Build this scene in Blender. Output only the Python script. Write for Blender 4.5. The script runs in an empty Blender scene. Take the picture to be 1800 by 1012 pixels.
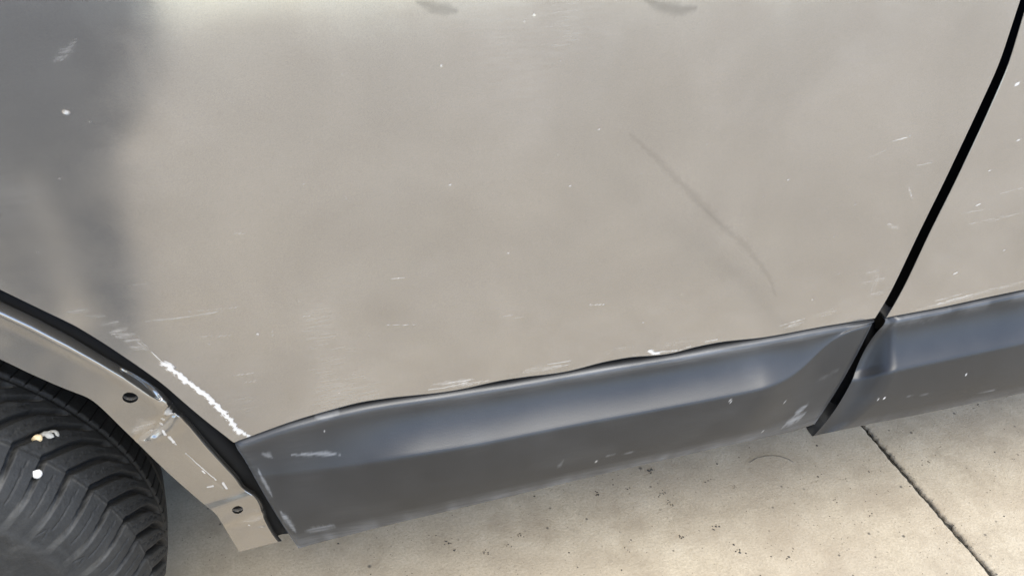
import bpy, bmesh, math, random
import numpy as np
from mathutils import Matrix, Vector

rnd = random.Random(11)
rng = np.random.default_rng(11)
scn = bpy.context.scene
col = scn.collection

# ------------------------------------------------------------------ camera
CAM = np.array([0.0, -0.70, 1.21])
PITCH, YAW, ROLL, FPX = math.radians(37), math.radians(16), math.radians(1), 1550.0
fw = np.array([math.sin(YAW)*math.cos(PITCH), math.cos(YAW)*math.cos(PITCH), -math.sin(PITCH)])
r0 = np.array([math.cos(YAW), -math.sin(YAW), 0.0])
u0 = np.cross(r0, fw)
rt = r0*math.cos(ROLL) + u0*math.sin(ROLL)
up = -r0*math.sin(ROLL) + u0*math.cos(ROLL)
cd = bpy.data.cameras.new('camera')
cd.sensor_width = 36.0
cd.lens = 36.0*FPX/1800.0
cd.clip_start, cd.clip_end = 0.02, 500
camo = bpy.data.objects.new('camera', cd)
col.objects.link(camo)
camo.matrix_world = Matrix(((rt[0], up[0], -fw[0], CAM[0]), (rt[1], up[1], -fw[1], CAM[1]),
                            (rt[2], up[2], -fw[2], CAM[2]), (0, 0, 0, 1)))
scn.camera = camo

# ------------------------------------------------------------------ light
SUN_EL, SUN_AZ = math.radians(60), math.radians(165)     # azimuth clockwise from +Y (car lies along X)
w = bpy.data.worlds.new('World')
scn.world = w
w.use_nodes = True
nt = w.node_tree
sky = nt.nodes.new('ShaderNodeTexSky')
sky.sky_type = 'NISHITA'
sky.sun_disc = False
sky.sun_elevation = SUN_EL
sky.sun_rotation = SUN_AZ
sky.air_density, sky.dust_density, sky.ozone_density = 0.6, 0.4, 1.2
bg = nt.nodes['Background']
bg.inputs['Strength'].default_value = 0.13
nt.links.new(sky.outputs[0], bg.inputs['Color'])
sd = bpy.data.lights.new('sun', 'SUN')
sd.energy = 1.5
sd.angle = math.radians(44)
sd.color = (1.0, 0.935, 0.80)
so = bpy.data.objects.new('sun', sd)
col.objects.link(so)
sdir = Vector((math.sin(SUN_AZ)*math.cos(SUN_EL), math.cos(SUN_AZ)*math.cos(SUN_EL), math.sin(SUN_EL)))
so.rotation_euler = sdir.to_track_quat('Z', 'Y').to_euler()
so.location = sdir*6
vs = scn.view_settings
vs.view_transform = 'Standard'
vs.look = 'None'
vs.exposure = 1.75
vs.gamma = 1.0
vs.use_curve_mapping = False


# ------------------------------------------------------------------ helpers
def tag(o, label=None, cat=None, group=None, kind=None):
    if label: o['label'] = label
    if cat: o['category'] = cat
    if group: o['group'] = group
    if kind: o['kind'] = kind
    return o


def link(o, parent=None):
    col.objects.link(o)
    if parent is not None:
        o.parent = parent
    return o


def empty(name, loc=(0, 0, 0)):
    o = bpy.data.objects.new(name, None)
    o.empty_display_size = 0.1
    o.location = loc
    return link(o)


def mesh_np(name, V, Fq, mat, parent=None, attrs=None, smooth=True):
    """vertices (n,3) and quads (m,4) -> one mesh object"""
    me = bpy.data.meshes.new(name)
    V = np.asarray(V, dtype=np.float32)
    Fq = np.asarray(Fq, dtype=np.int32)
    k = Fq.shape[1]
    me.vertices.add(len(V))
    me.vertices.foreach_set('co', V.ravel())
    me.loops.add(Fq.size)
    me.loops.foreach_set('vertex_index', Fq.ravel())
    me.polygons.add(len(Fq))
    me.polygons.foreach_set('loop_start', np.arange(0, Fq.size, k, dtype=np.int32))
    me.polygons.foreach_set('loop_total', np.full(len(Fq), k, dtype=np.int32))
    if attrs:
        for an, av in attrs.items():
            a = me.attributes.new(an, 'FLOAT', 'POINT')
            a.data.foreach_set('value', np.asarray(av, dtype=np.float32).ravel())
    me.update(calc_edges=True)
    me.polygons.foreach_set('use_smooth', np.full(len(Fq), smooth, dtype=bool))
    me.materials.append(mat)
    return link(bpy.data.objects.new(name, me), parent)


def mesh_py(name, V, F, mat, parent=None, smooth=False):
    me = bpy.data.meshes.new(name)
    me.from_pydata([tuple(map(float, v)) for v in V], [], F)
    me.update()
    for p in me.polygons:
        p.use_smooth = smooth
    me.materials.append(mat)
    return link(bpy.data.objects.new(name, me), parent)


def grid_faces(nu, nv, flip=False):
    """quads for a grid stored [iu, iv]"""
    i, j = np.meshgrid(np.arange(nu-1), np.arange(nv-1), indexing='ij')
    a = i*nv + j
    f = np.stack([a, a+nv, a+nv+1, a+1], -1).reshape(-1, 4)
    return f[:, ::-1] if flip else f


def box(name, lo, hi, mat, parent=None):
    x0, y0, z0 = lo
    x1, y1, z1 = hi
    V = [(x0, y0, z0), (x1, y0, z0), (x1, y1, z0), (x0, y1, z0), (x0, y0, z1), (x1, y0, z1), (x1, y1, z1), (x0, y1, z1)]
    F = [(3, 2, 1, 0), (4, 5, 6, 7), (0, 1, 5, 4), (1, 2, 6, 5), (2, 3, 7, 6), (3, 0, 4, 7)]
    return mesh_py(name, V, F, mat, parent)


def tube(name, pts, rad, mat, parent=None, n=10, closed=False):
    pts = [Vector(p) for p in pts]
    V, F = [], []
    N = len(pts)
    rads = rad if isinstance(rad, (list, tuple)) else [rad]*N
    for i, p in enumerate(pts):
        t = (pts[min(i+1, N-1)] - pts[max(i-1, 0)]).normalized()
        a = t.orthogonal() if abs(t.y) > 0.9 else t.cross(Vector((0, 1, 0))).normalized()
        a.normalize()
        b = t.cross(a)
        for k in range(n):
            an = 2*math.pi*k/n
            V.append(p + (a*math.cos(an) + b*math.sin(an))*rads[i])
    for i in range(N-1):
        for k in range(n):
            F.append((i*n+k, i*n+(k+1) % n, (i+1)*n+(k+1) % n, (i+1)*n+k))
    F.append(tuple(range(n))[::-1])
    F.append(tuple((N-1)*n+k for k in range(n)))
    return mesh_py(name, V, F, mat, parent, True)


def sst(x, a, b):
    t = np.clip((np.asarray(x, dtype=float)-a)/(b-a), 0, 1)
    return t*t*(3-2*t)


def vnoise(x, y, seed=0):
    """smooth value noise, numpy"""
    x = np.asarray(x, dtype=float)
    y = np.asarray(y, dtype=float)
    xi, yi = np.floor(x).astype(np.int64), np.floor(y).astype(np.int64)
    xf, yf = x-xi, y-yi

    def h(a, b):
        n = (a*374761393 + b*668265263 + seed*982451653) & 0x7fffffff
        n = ((n ^ (n >> 13))*1274126177) & 0x7fffffff
        return ((n ^ (n >> 16)) & 0xffff)/65535.0
    sx, sy = xf*xf*(3-2*xf), yf*yf*(3-2*yf)
    a = h(xi, yi)*(1-sx) + h(xi+1, yi)*sx
    b = h(xi, yi+1)*(1-sx) + h(xi+1, yi+1)*sx
    return a*(1-sy) + b*sy


# survey: a sight line through photo point (u, v) met with the plane y = Y or the ground
def sight(u, v):
    d = fw + rt*(u-900)/FPX - up*(v-506)/FPX
    return d/np.linalg.norm(d)


def at(u, v, Y):
    d = sight(u, v)
    return CAM + d*((Y-CAM[1])/d[1])


def on_ground(u, v, Z=0.0):
    d = sight(u, v)
    return CAM + d*((Z-CAM[2])/d[2])


def skin_y(z):
    """section of the door skin: nearly upright low down, leaning in towards the belt line"""
    s = np.clip(np.asarray(z, dtype=float) - 0.52, -0.2, 1)
    return -0.004 + 0.012*s + 0.142*s*s


def on_skin(u, v):
    Y = 0.0
    for _ in range(6):
        P = at(u, v, Y)
        Y = float(skin_y(P[2]))
    return at(u, v, Y)


# ------------------------------------------------------------------ materials
def new_mat(name):
    m = bpy.data.materials.new(name)
    m.use_nodes = True
    n = m.node_tree
    b = n.nodes['Principled BSDF']
    return m, n, b


def N(n, t, **kw):
    x = n.nodes.new(t)
    for k, v in kw.items():
        if k in x.inputs:
            x.inputs[k].default_value = v
        else:
            setattr(x, k, v)
    return x


def noise(n, scale, detail=3, rough=0.55, vec=None, dist=0.0):
    x = N(n, 'ShaderNodeTexNoise')
    x.inputs['Scale'].default_value = scale
    x.inputs['Detail'].default_value = detail
    x.inputs['Roughness'].default_value = rough
    x.inputs['Distortion'].default_value = dist
    if vec is not None:
        n.links.new(vec, x.inputs['Vector'])
    return x.outputs['Fac']


def ramp(n, fac, stops):
    x = N(n, 'ShaderNodeValToRGB')
    e = x.color_ramp.elements
    while len(e) < len(stops):
        e.new(0.5)
    for el, (p, c) in zip(e, stops):
        el.position = p
        el.color = (*c, 1) if len(c) == 3 else c
    n.links.new(fac, x.inputs['Fac'])
    return x.outputs['Color']


def fmap(n, fac, a, b, c, d):
    x = N(n, 'ShaderNodeMapRange')
    x.inputs['From Min'].default_value = a
    x.inputs['From Max'].default_value = b
    x.inputs['To Min'].default_value = c
    x.inputs['To Max'].default_value = d
    n.links.new(fac, x.inputs['Value'])
    return x.outputs['Result']


def mixc(n, fac, a, b, mode='MIX'):
    x = N(n, 'ShaderNodeMix', data_type='RGBA', blend_type=mode)
    for sock, v in ((x.inputs['Factor'], fac), (x.inputs['A'], a), (x.inputs['B'], b)):
        if sock.type == 'VALUE' and not hasattr(v, 'links'):
            sock.default_value = v
        elif hasattr(v, 'links'):
            n.links.new(v, sock)
    # colour sockets
    for i, v in ((6, a), (7, b)):
        if hasattr(v, 'links'):
            n.links.new(v, x.inputs[i])
        else:
            x.inputs[i].default_value = (*v, 1)
    if hasattr(fac, 'links'):
        n.links.new(fac, x.inputs[0])
    else:
        x.inputs[0].default_value = fac
    return x.outputs[2]


def mth(n, op, a, b=None):
    x = N(n, 'ShaderNodeMath', operation=op)
    for i, v in enumerate((a, b)):
        if v is None:
            continue
        if hasattr(v, 'links'):
            n.links.new(v, x.inputs[i])
        else:
            x.inputs[i].default_value = v
    return x.outputs[0]


def attr(n, name):
    x = N(n, 'ShaderNodeAttribute')
    x.attribute_name = name
    return x.outputs['Fac']


def bump(n, h, strength, dist):
    x = N(n, 'ShaderNodeBump')
    x.inputs['Strength'].default_value = strength
    x.inputs['Distance'].default_value = dist
    n.links.new(h, x.inputs['Height'])
    return x.outputs['Normal']


def paint_material(name, base, wear=True, rough=0.135, metallic=0.78):
    m, n, b = new_mat(name)
    tc = N(n, 'ShaderNodeTexCoord').outputs['Object']
    cloud = noise(n, 7.0, 4, 0.6, tc, 0.6)
    grain = noise(n, 900.0, 2, 0.7, tc)
    c = ramp(n, cloud, [(0.3, tuple(v*0.93 for v in base)), (0.7, tuple(v*1.07 for v in base))])
    c = mixc(n, fmap(n, grain, 0.3, 0.7, 0.0, 1.0), c, mixc(n, 0.17, c, (0, 0, 0)))
    r = mth(n, 'ADD', fmap(n, noise(n, 16.0, 4, 0.6, tc), 0.3, 0.7, -0.03, 0.05), rough)
    met = metallic
    if wear:
        haze, chip, grime_shade = attr(n, 'haze'), attr(n, 'chip'), attr(n, 'grime_shade')
        streak_map = N(n, 'ShaderNodeMapping')
        streak_map.inputs['Scale'].default_value = (40, 40, 420)
        n.links.new(tc, streak_map.inputs['Vector'])
        st = noise(n, 1.0, 3, 0.65, streak_map.outputs[0])
        hz = mth(n, 'MULTIPLY', haze, fmap(n, st, 0.35, 0.62, 0.25, 1.0))
        c = mixc(n, hz, c, (0.66, 0.65, 0.63))
        c = mixc(n, grime_shade, c, (0.02, 0.02, 0.019))
        c = mixc(n, chip, c, (0.62, 0.61, 0.585))
        solid = mth(n, 'MAXIMUM', hz, chip)
        met_s = fmap(n, solid, 0.0, 1.0, metallic, 0.0)
        n.links.new(met_s, b.inputs['Metallic'])
        r = mth(n, 'ADD', r, mth(n, 'MULTIPLY', solid, 0.3))
    else:
        b.inputs['Metallic'].default_value = met
    n.links.new(c, b.inputs['Base Color'])
    n.links.new(r, b.inputs['Roughness'])
    b.inputs['Coat Weight'].default_value = 0.5
    b.inputs['Coat Roughness'].default_value = 0.09
    return m


SILVER = (0.412, 0.393, 0.362)
M = {}
M['paint'] = paint_material('champagne_silver_paint', SILVER)
M['paint_plain'] = paint_material('champagne_silver_paint_plain', SILVER, wear=False)
M['flange_paint'] = paint_material('arch_paint', (0.42, 0.40, 0.365), rough=0.17, metallic=0.88)


def cladding_material():
    m, n, b = new_mat('dark_grey_cladding')
    tc = N(n, 'ShaderNodeTexCoord').outputs['Object']
    cl = noise(n, 9, 5, 0.55, tc, 0.0)
    mp = N(n, 'ShaderNodeMapping')
    mp.inputs['Scale'].default_value = (22, 22, 300)
    n.links.new(tc, mp.inputs['Vector'])
    st = noise(n, 1.0, 4, 0.65, mp.outputs[0])
    haze, chip = attr(n, 'haze'), attr(n, 'chip')
    c = ramp(n, cl, [(0.3, (0.052, 0.053, 0.054)), (0.7, (0.068, 0.069, 0.070))])
    c = mixc(n, mth(n, 'MULTIPLY', haze, fmap(n, st, 0.3, 0.65, 0.3, 1.0)), c, (0.40, 0.41, 0.42))
    c = mixc(n, chip, c, (0.8, 0.8, 0.79))
    n.links.new(c, b.inputs['Base Color'])
    r = mth(n, 'ADD', fmap(n, cl, 0.3, 0.7, 0.38, 0.47), mth(n, 'MULTIPLY', haze, 0.2))
    n.links.new(r, b.inputs['Roughness'])
    b.inputs['Specular IOR Level'].default_value = 0.4
    n.links.new(fmap(n, mth(n, 'MAXIMUM', haze, chip), 0.0, 1.0, 0.65, 0.0), b.inputs['Metallic'])
    fine = noise(n, 700, 2, 0.6, tc)
    n.links.new(bump(n, fine, 0.16, 0.0006), b.inputs['Normal'])
    return m


M['clad'] = cladding_material()


def simple(name, c, rough=0.6, metallic=0.0, ns=None, amp=0.15, bmp=0.0):
    m, n, b = new_mat(name)
    tc = N(n, 'ShaderNodeTexCoord').outputs['Object']
    f = noise(n, ns or 30, 5, 0.6, tc)
    cc = ramp(n, f, [(0.3, tuple(v*(1-amp) for v in c)), (0.7, tuple(v*(1+amp) for v in c))])
    n.links.new(cc, b.inputs['Base Color'])
    b.inputs['Roughness'].default_value = rough
    b.inputs['Metallic'].default_value = metallic
    if bmp:
        n.links.new(bump(n, noise(n, (ns or 30)*6, 4, 0.6, tc), bmp, 0.002), b.inputs['Normal'])
    return m


M['rubber'] = simple('black_rubber_seal', (0.007, 0.007, 0.007), 0.85)
M['black'] = simple('dark_underseal', (0.008, 0.008, 0.0075), 0.95, bmp=0.3)
M['alloy'] = simple('dull_alloy', (0.42, 0.42, 0.42), 0.4, 0.9)
M['pebble_white'] = simple('white_stone', (0.80, 0.79, 0.76), 0.6, ns=200, bmp=0.3)
M['pebble_cream'] = simple('cream_stone', (0.60, 0.48, 0.30), 0.6, ns=200, amp=0.3, bmp=0.3)
M['pebble_grey'] = simple('grey_stone', (0.34, 0.34, 0.32), 0.7, ns=200, amp=0.3, bmp=0.3)
M['dirt'] = simple('joint_dirt', (0.035, 0.033, 0.026), 0.95, ns=120, amp=0.5, bmp=0.8)
M['crumb'] = simple('dark_crumbs', (0.075, 0.068, 0.055), 0.95, ns=90, amp=0.5)
M['twig'] = simple('dry_twig', (0.20, 0.17, 0.125), 0.9, ns=90, amp=0.3)
M['trousers'] = simple('dark_trousers', (0.095, 0.097, 0.10), 0.95, ns=80)
M['skin'] = simple('skin', (0.45, 0.27, 0.19), 0.55)
M['hair'] = simple('dark_hair', (0.03, 0.022, 0.016), 0.6)


def tyre_material():
    m, n, b = new_mat('dusty_tyre_rubber')
    tc = N(n, 'ShaderNodeTexCoord').outputs['Object']
    d = attr(n, 'dust')
    patch = noise(n, 22, 6, 0.7, tc, 1.0)
    fine = noise(n, 260, 4, 0.7, tc)
    c = ramp(n, fine, [(0.3, (0.008, 0.0085, 0.009)), (0.7, (0.017, 0.018, 0.018))])
    dm = mth(n, 'MULTIPLY', fmap(n, patch, 0.38, 0.66, 0.25, 1.0), d)
    c = mixc(n, dm, c, (0.17, 0.165, 0.15))
    n.links.new(c, b.inputs['Base Color'])
    b.inputs['Roughness'].default_value = 0.66
    hm = mth(n, 'ADD', mth(n, 'MULTIPLY', fine, 0.5), patch)
    n.links.new(bump(n, hm, 0.7, 0.0018), b.inputs['Normal'])
    return m


M['tyre'] = tyre_material()


def concrete_material():
    m, n, b = new_mat('beige_concrete')
    tc = N(n, 'ShaderNodeTexCoord').outputs['Object']
    big = noise(n, 3.2, 6, 0.62, tc, 0.1)
    mid = noise(n, 17, 8, 0.72, tc, 0.0)
    fine = noise(n, 240, 5, 0.7, tc)
    c = ramp(n, mid, [(0.30, (0.42, 0.352, 0.25)), (0.5, (0.575, 0.495, 0.362)), (0.72, (0.66, 0.58, 0.44))])
    c = mixc(n, fmap(n, big, 0.38, 0.60, 0.6, 0.0), c, (0.43, 0.36, 0.265))
    c = mixc(n, fmap(n, fine, 0.35, 0.65, 0.38, 0.0), c, (0.22, 0.185, 0.14))
    blot = noise(n, 7.5, 7, 0.68, tc, 0.0)
    c = mixc(n, fmap(n, blot, 0.50, 0.60, 0.0, 0.45), c, (0.37, 0.305, 0.22))
    # stains and pits
    for sc, lo, hi, strength, tone in ((55, 0.055, 0.14, 0.85, (0.085, 0.078, 0.062)), (150, 0.07, 0.15, 0.7, (0.12, 0.105, 0.08)), (330, 0.10, 0.20, 0.55, (0.15, 0.13, 0.10))):
        v = N(n, 'ShaderNodeTexVoronoi')
        v.inputs['Scale'].default_value = sc
        wob = mixc(n, 0.03, tc, N(n, 'ShaderNodeTexNoise', Scale=sc*1.5).outputs['Color'])
        n.links.new(wob, v.inputs['Vector'])
        sel = N(n, 'ShaderNodeSeparateColor')
        n.links.new(v.outputs['Color'], sel.inputs[0])
        keep = fmap(n, sel.outputs[0], 0.78, 0.80, 0.0, 1.0)
        size = fmap(n, sel.outputs[1], 0, 1, 0.3, 1.3)
        dd = mth(n, 'DIVIDE', v.outputs['Distance'], size)
        spot = mth(n, 'MULTIPLY', fmap(n, dd, lo*1.3, hi*1.3, strength, 0.0), keep)
        c = mixc(n, spot, c, tone)
    n.links.new(c, b.inputs['Base Color'])
    b.inputs['Roughness'].default_value = 0.85
    h = mth(n, 'ADD', mth(n, 'MULTIPLY', fine, 0.6), mid)
    n.links.new(bump(n, h, 0.7, 0.003), b.inputs['Normal'])
    return m


M['concrete'] = concrete_material()

# ------------------------------------------------------------------ concrete floor: two slabs and the joint between them
floor = empty('concrete_floor')
tag(floor, kind='structure')
j0, j1 = on_ground(1522, 752)[:2], on_ground(1748, 1012)[:2]
jd = (j1-j0)/np.linalg.norm(j1-j0)
jn = np.array([-jd[1], jd[0]])
if jn[0] < 0:
    jn = -jn


def slab(name, side, far):
    ts = np.concatenate([np.linspace(-9, -0.75, 12)[:-1], np.linspace(-0.75, 1.1, 640), np.linspace(1.1, 16, 12)[1:]])
    e = 0.0038 + 0.0016*(vnoise(ts*55, ts*0 + side, 3)-0.5) + 0.0022*(vnoise(ts*210, ts*0+9*side, 5)-0.5) + 0.004*np.clip(vnoise(ts*60, ts*0+4*side, 8)-0.72, 0, 1)*2
    base = j0[None] + ts[:, None]*jd[None]
    rows = []
    for off, z in ((-0.0012, -0.045), (-0.0004, -0.012), (0.0, -0.0045), (0.0016, -0.0016), (0.0045, -0.0004), (0.010, 0.0), (0.05, 0.0), (0.4, 0.0), (2.0, 0.0), (far, 0.0)):
        jit = 0.0010*(vnoise(ts*140, ts*0+off*900, 11)-0.5) if off < 0.01 else 0
        p = base + side*jn[None]*((e + off + jit)[:, None])
        rows.append(np.concatenate([p, np.full((len(ts), 1), z)], 1))
    V = np.stack(rows, 1).reshape(-1, 3)
    mesh_np(name, V, grid_faces(len(ts), len(rows), flip=(side > 0)), M['concrete'], floor)


slab('slab', -1, 14)
slab('slab', 1, 14)
# dirt packed in the joint, with crumbs that spill over its lip
ts = np.linspace(-9, 16, 1400)
ts = np.concatenate([np.linspace(-9, -0.8, 20)[:-1], np.linspace(-0.8, 1.1, 900), np.linspace(1.1, 16, 20)[1:]])
rows = []
for off in np.linspace(-0.013, 0.013, 9):
    z = -0.008 + 0.004*(vnoise(ts*170, ts*0+off*400, 2)-0.4) + 0.003*(vnoise(ts*40, ts*0+off*90, 6)-0.5)
    p = j0[None] + ts[:, None]*jd[None] + jn[None]*off
    rows.append(np.concatenate([p, z[:, None]], 1))
mesh_np('joint_dirt', np.stack(rows, 1).reshape(-1, 3), grid_faces(len(ts), 9, True), M['dirt'], floor)


def crumbs(name, places, mat, parent=None):
    V, F = [], []
    for (x, y, z, s) in places:
        k = len(V)
        ax, ay, az = [s*rnd.uniform(0.6, 1.2) for _ in range(3)]
        az *= 0.55
        a = rnd.uniform(0, 6.28)
        for (p, q, r) in ((1, 0, 0), (0, 1, 0), (-1, 0, 0), (0, -1, 0), (0, 0, 1), (0, 0, -0.5)):
            p, q = p*ax*rnd.uniform(.7, 1.2), q*ay*rnd.uniform(.7, 1.2)
            V.append((x+p*math.cos(a)-q*math.sin(a), y+p*math.sin(a)+q*math.cos(a), z+r*az))
        F += [(k, k+1, k+4), (k+1, k+2, k+4), (k+2, k+3, k+4), (k+3, k, k+4), (k+1, k, k+5), (k+2, k+1, k+5), (k+3, k+2, k+5), (k, k+3, k+5)]
    return mesh_py(name, V, F, mat, parent)


pl = []
for _ in range(1500):
    t = rnd.uniform(-0.5, 0.9)
    off = rnd.gauss(0, 0.0040)
    clump = float(vnoise(t*14, 0.3, 21))
    if rnd.random() > clump*1.3:
        continue
    off += (clump-0.5)*0.004
    p = j0 + jd*t + jn*off
    s = rnd.uniform(0.0004, 0.0013)
    pl.append((p[0], p[1], (-0.004 if abs(off) < 0.004 else 0.0) + s*0.25, s))
tag(crumbs('joint_crumbs', pl, M['crumb'], floor), kind='stuff')
# loose grit swept along the slab
pl = []
for _ in range(420):
    u, v = rnd.uniform(330, 1800), rnd.uniform(700, 1012)
    if v < 960 - (u-525)*0.236 + 6:
        continue
    p = on_ground(u, v)
    s = rnd.uniform(0.0005, 0.0013) if rnd.random() < 0.88 else rnd.uniform(0.0014, 0.0026)
    pl.append((p[0], p[1], s*0.2, s))
for (u, v, s, k) in ((1165, 868, .0035, 9), (1178, 884, .0035, 9), (788, 953, .0045, 8), (850, 968, .003, 6), (890, 957, .003, 6), (915, 943, .003, 7),
                  (1143, 825, .005, 8), (1197, 943, .004, 7), (1258, 927, .004, 8), (1050, 866, .0035, 8), (1290, 858, .003, 5), (1300, 968, .004, 8),
                  (1487, 843, .003, 4), (1630, 815, .003, 4), (1716, 713, .004, 5), (1785, 803, .003, 3), (1388, 983, .004, 3), (1466, 878, .003, 4),
                  (1102, 862, .003, 4), (1395, 968, .003, 4), (1245, 843, .003, 3), (1440, 838, .003, 4), (1530, 905, .003, 5)):
    for _ in range(k):
        p = on_ground(u + rnd.gauss(0, 4), v + rnd.gauss(0, 3.2))
        q = s*rnd.uniform(.3, .6)
        pl.append((p[0], p[1], q*0.2, q))
tag(crumbs('grit', pl, M['crumb']), 'dark grit and crumbs strewn over the concrete beside the car', 'grit', kind='stuff')
tp = [on_ground(u, v, 0.0022) for u, v in ((1318, 812), (1330, 805), (1345, 801), (1360, 800), (1374, 802), (1386, 806), (1396, 812))]
tag(tube('twig', tp, [0.0004, 0.0008, 0.0010, 0.0010, 0.0008, 0.0007, 0.0004], M['twig'], n=6),
    'thin curved brown twig lying on the concrete below the door sill', 'twig')

# ------------------------------------------------------------------ car
car = empty('car', (0.3, 0.9, 0))
tag(car, 'silver car seen close up at its scuffed doors, grey sill cladding and wheel arch', 'car')
Minv = Matrix.Translation((-0.3, -0.9, 0))


def under(o, parent=None):
    """hang o below the car (or below one of its parts) without moving it"""
    o.parent = parent or car
    if parent is None or parent is car:
        o.matrix_parent_inverse = Minv
    return o


def part(o, parent):
    o.parent = parent
    return o


WX, WY, WZ, WR = -0.562, 0.090, 0.336, 0.345     # wheel centre and tyre radius
ARCH = 0.515

# photo outlines of the door and its cladding
ARCH_PX = [(0, 509), (62, 539), (133, 573), (187, 606), (239, 641), (288, 676), (318, 703), (357, 736), (380, 754), (411, 778)]
CTOP_PX = [(411, 779), (450, 766), (511, 744), (567, 730), (632, 714), (706, 702), (776, 693), (846, 681), (900, 674), (940, 666), (979, 660),
           (1058, 645), (1137, 633), (1177, 627), (1216, 619), (1295, 604), (1374, 591), (1434, 579), (1500, 568), (1539, 562)]
# how far the rippled door edge stands clear of the cladding (photo pixels)
RIP_PX = [(411, 1), (470, 2), (530, 3.5), (580, 5), (632, 7), (690, 5.5), (740, 3.5), (776, 2.5), (815, 3), (846, 5.5), (880, 8), (925, 7), (965, 4), (1000, 3), (1030, 5.5),
          (1058, 8.5), (1110, 9.5), (1142, 6), (1165, 4), (1185, 3.5), (1216, 7), (1265, 8), (1300, 5.5), (1330, 3), (1374, 2.2), (1434, 2.2), (1539, 2.2)]
GAPL_PX = [(1793, 0), (1756, 114), (1711, 212), (1662, 316), (1613, 415), (1573, 500), (1552, 540), (1537, 562)]
GAPR_PX = [(1800, 15), (1771, 114), (1726, 217), (1677, 321), (1632, 410), (1590, 500), (1568, 540), (1554, 562)]


def interp_poly(pts, x):
    p = np.array(pts, dtype=float)
    return np.interp(x, p[:, 0], p[:, 1])


def smooth_poly(pts, n, it=2):
    """dense, softened copy of a polyline (any dimension)"""
    p = np.array(pts, dtype=float)
    d = np.concatenate([[0], np.cumsum(np.linalg.norm(np.diff(p, axis=0), axis=1))])
    q = np.linspace(0, d[-1], n)
    out = np.stack([np.interp(q, d, p[:, k]) for k in range(p.shape[1])], 1)
    w_ = max(1, n//(len(p)*3))
    for _ in range(it):
        pad = np.concatenate([2*out[:1]-out[1:w_+1][::-1], out, 2*out[-1:]-out[-w_-1:-1][::-1]])
        ker = np.ones(2*w_+1)/(2*w_+1)
        out = np.stack([np.convolve(pad[:, k], ker, 'valid') for k in range(p.shape[1])], 1)
    return out


# lower edge of the rear door skin in car space (x, z)
edge_px = smooth_poly(ARCH_PX, 160).tolist()
us = np.linspace(415, 1539, 420)
cpx = smooth_poly(CTOP_PX, 500, 8)
rip = np.interp(us, *np.array(smooth_poly(RIP_PX, 500, 2)).T)
edge_px += [(u, np.interp(u, cpx[:, 0], cpx[:, 1]) - r) for u, r in zip(us, rip)]
EDGE = np.array([on_skin(u, v)[[0, 2]] for u, v in edge_px])
xa = np.linspace(-0.545, EDGE[0, 0]-0.012, 50)
za = WZ + np.sqrt(np.maximum(0, ARCH**2 - (xa-WX)**2))
za += (EDGE[0, 1] - (WZ + math.sqrt(ARCH**2-(EDGE[0, 0]-WX)**2)))
EDGE = np.concatenate([np.stack([xa, za], 1), EDGE])
EDGE = EDGE[np.argsort(EDGE[:, 0])]
GL = np.array([on_skin(u, v)[[0, 2]] for u, v in smooth_poly(GAPL_PX, 60)])
GR = np.array([on_skin(u, v)[[0, 2]] for u, v in smooth_poly([(u + 2, v) for u, v in GAPR_PX], 60)])


def gap_x(G, z):
    o = np.argsort(G[:, 1])
    zz, xx = G[o, 1], G[o, 0]
    r = np.interp(z, zz, xx)
    top = (xx[-1]-xx[-8])/(zz[-1]-zz[-8])
    return np.where(z > zz[-1], xx[-1] + np.clip(z-zz[-1], 0, 1)*top*0.6, r)


# wear: strokes given by photo points, laid on the surface in car space
def seg_dist(X, Z, poly):
    best = np.full(X.shape, 9.0)
    along = np.zeros(X.shape)
    L = 0
    tot = sum(math.dist(a, b) for a, b in zip(poly[:-1], poly[1:]))
    for a, b in zip(poly[:-1], poly[1:]):
        a, b = np.array(a), np.array(b)
        ab = b-a
        l2 = ab @ ab
        t = np.clip(((X-a[0])*ab[0] + (Z-a[1])*ab[1])/l2, 0, 1)
        d = np.hypot(X-a[0]-t*ab[0], Z-a[1]-t*ab[1])
        m = d < best
        best[m] = d[m]
        along[m] = (L + t[m]*math.sqrt(l2))/tot
        L += math.sqrt(l2)
    return best, along


def stroke(arr, X, Z, pts, width, amount, soft=1.0, rag=0.0, taper=True, seed=0, proj=on_skin):
    poly = [tuple(proj(u, v)[[0, 2]]) for u, v in pts]
    P = np.array(poly)
    lo, hi = P.min(0)-width*3, P.max(0)+width*3
    sel = np.where((X > lo[0]) & (X < hi[0]) & (Z > lo[1]) & (Z < hi[1]))[0]
    if not len(sel):
        return
    d, al = seg_dist(X[sel], Z[sel], poly)
    ww = width*np.ones_like(d)
    if taper:
        ww *= np.clip(np.sin(np.pi*np.clip(al, 0.02, 0.98)), 0.15, 1)**0.5
    if rag:
        ww *= 1 + rag*(vnoise(X[sel]*260, Z[sel]*260, seed+3)-0.5)*2 + 0.6*rag*(vnoise(X[sel]*900, Z[sel]*900, seed+5)-0.5)*2
    k = amount*(1-sst(d, ww*(1-soft), ww*(1+0.6*soft)))
    arr[sel] = np.maximum(arr[sel], k)


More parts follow.
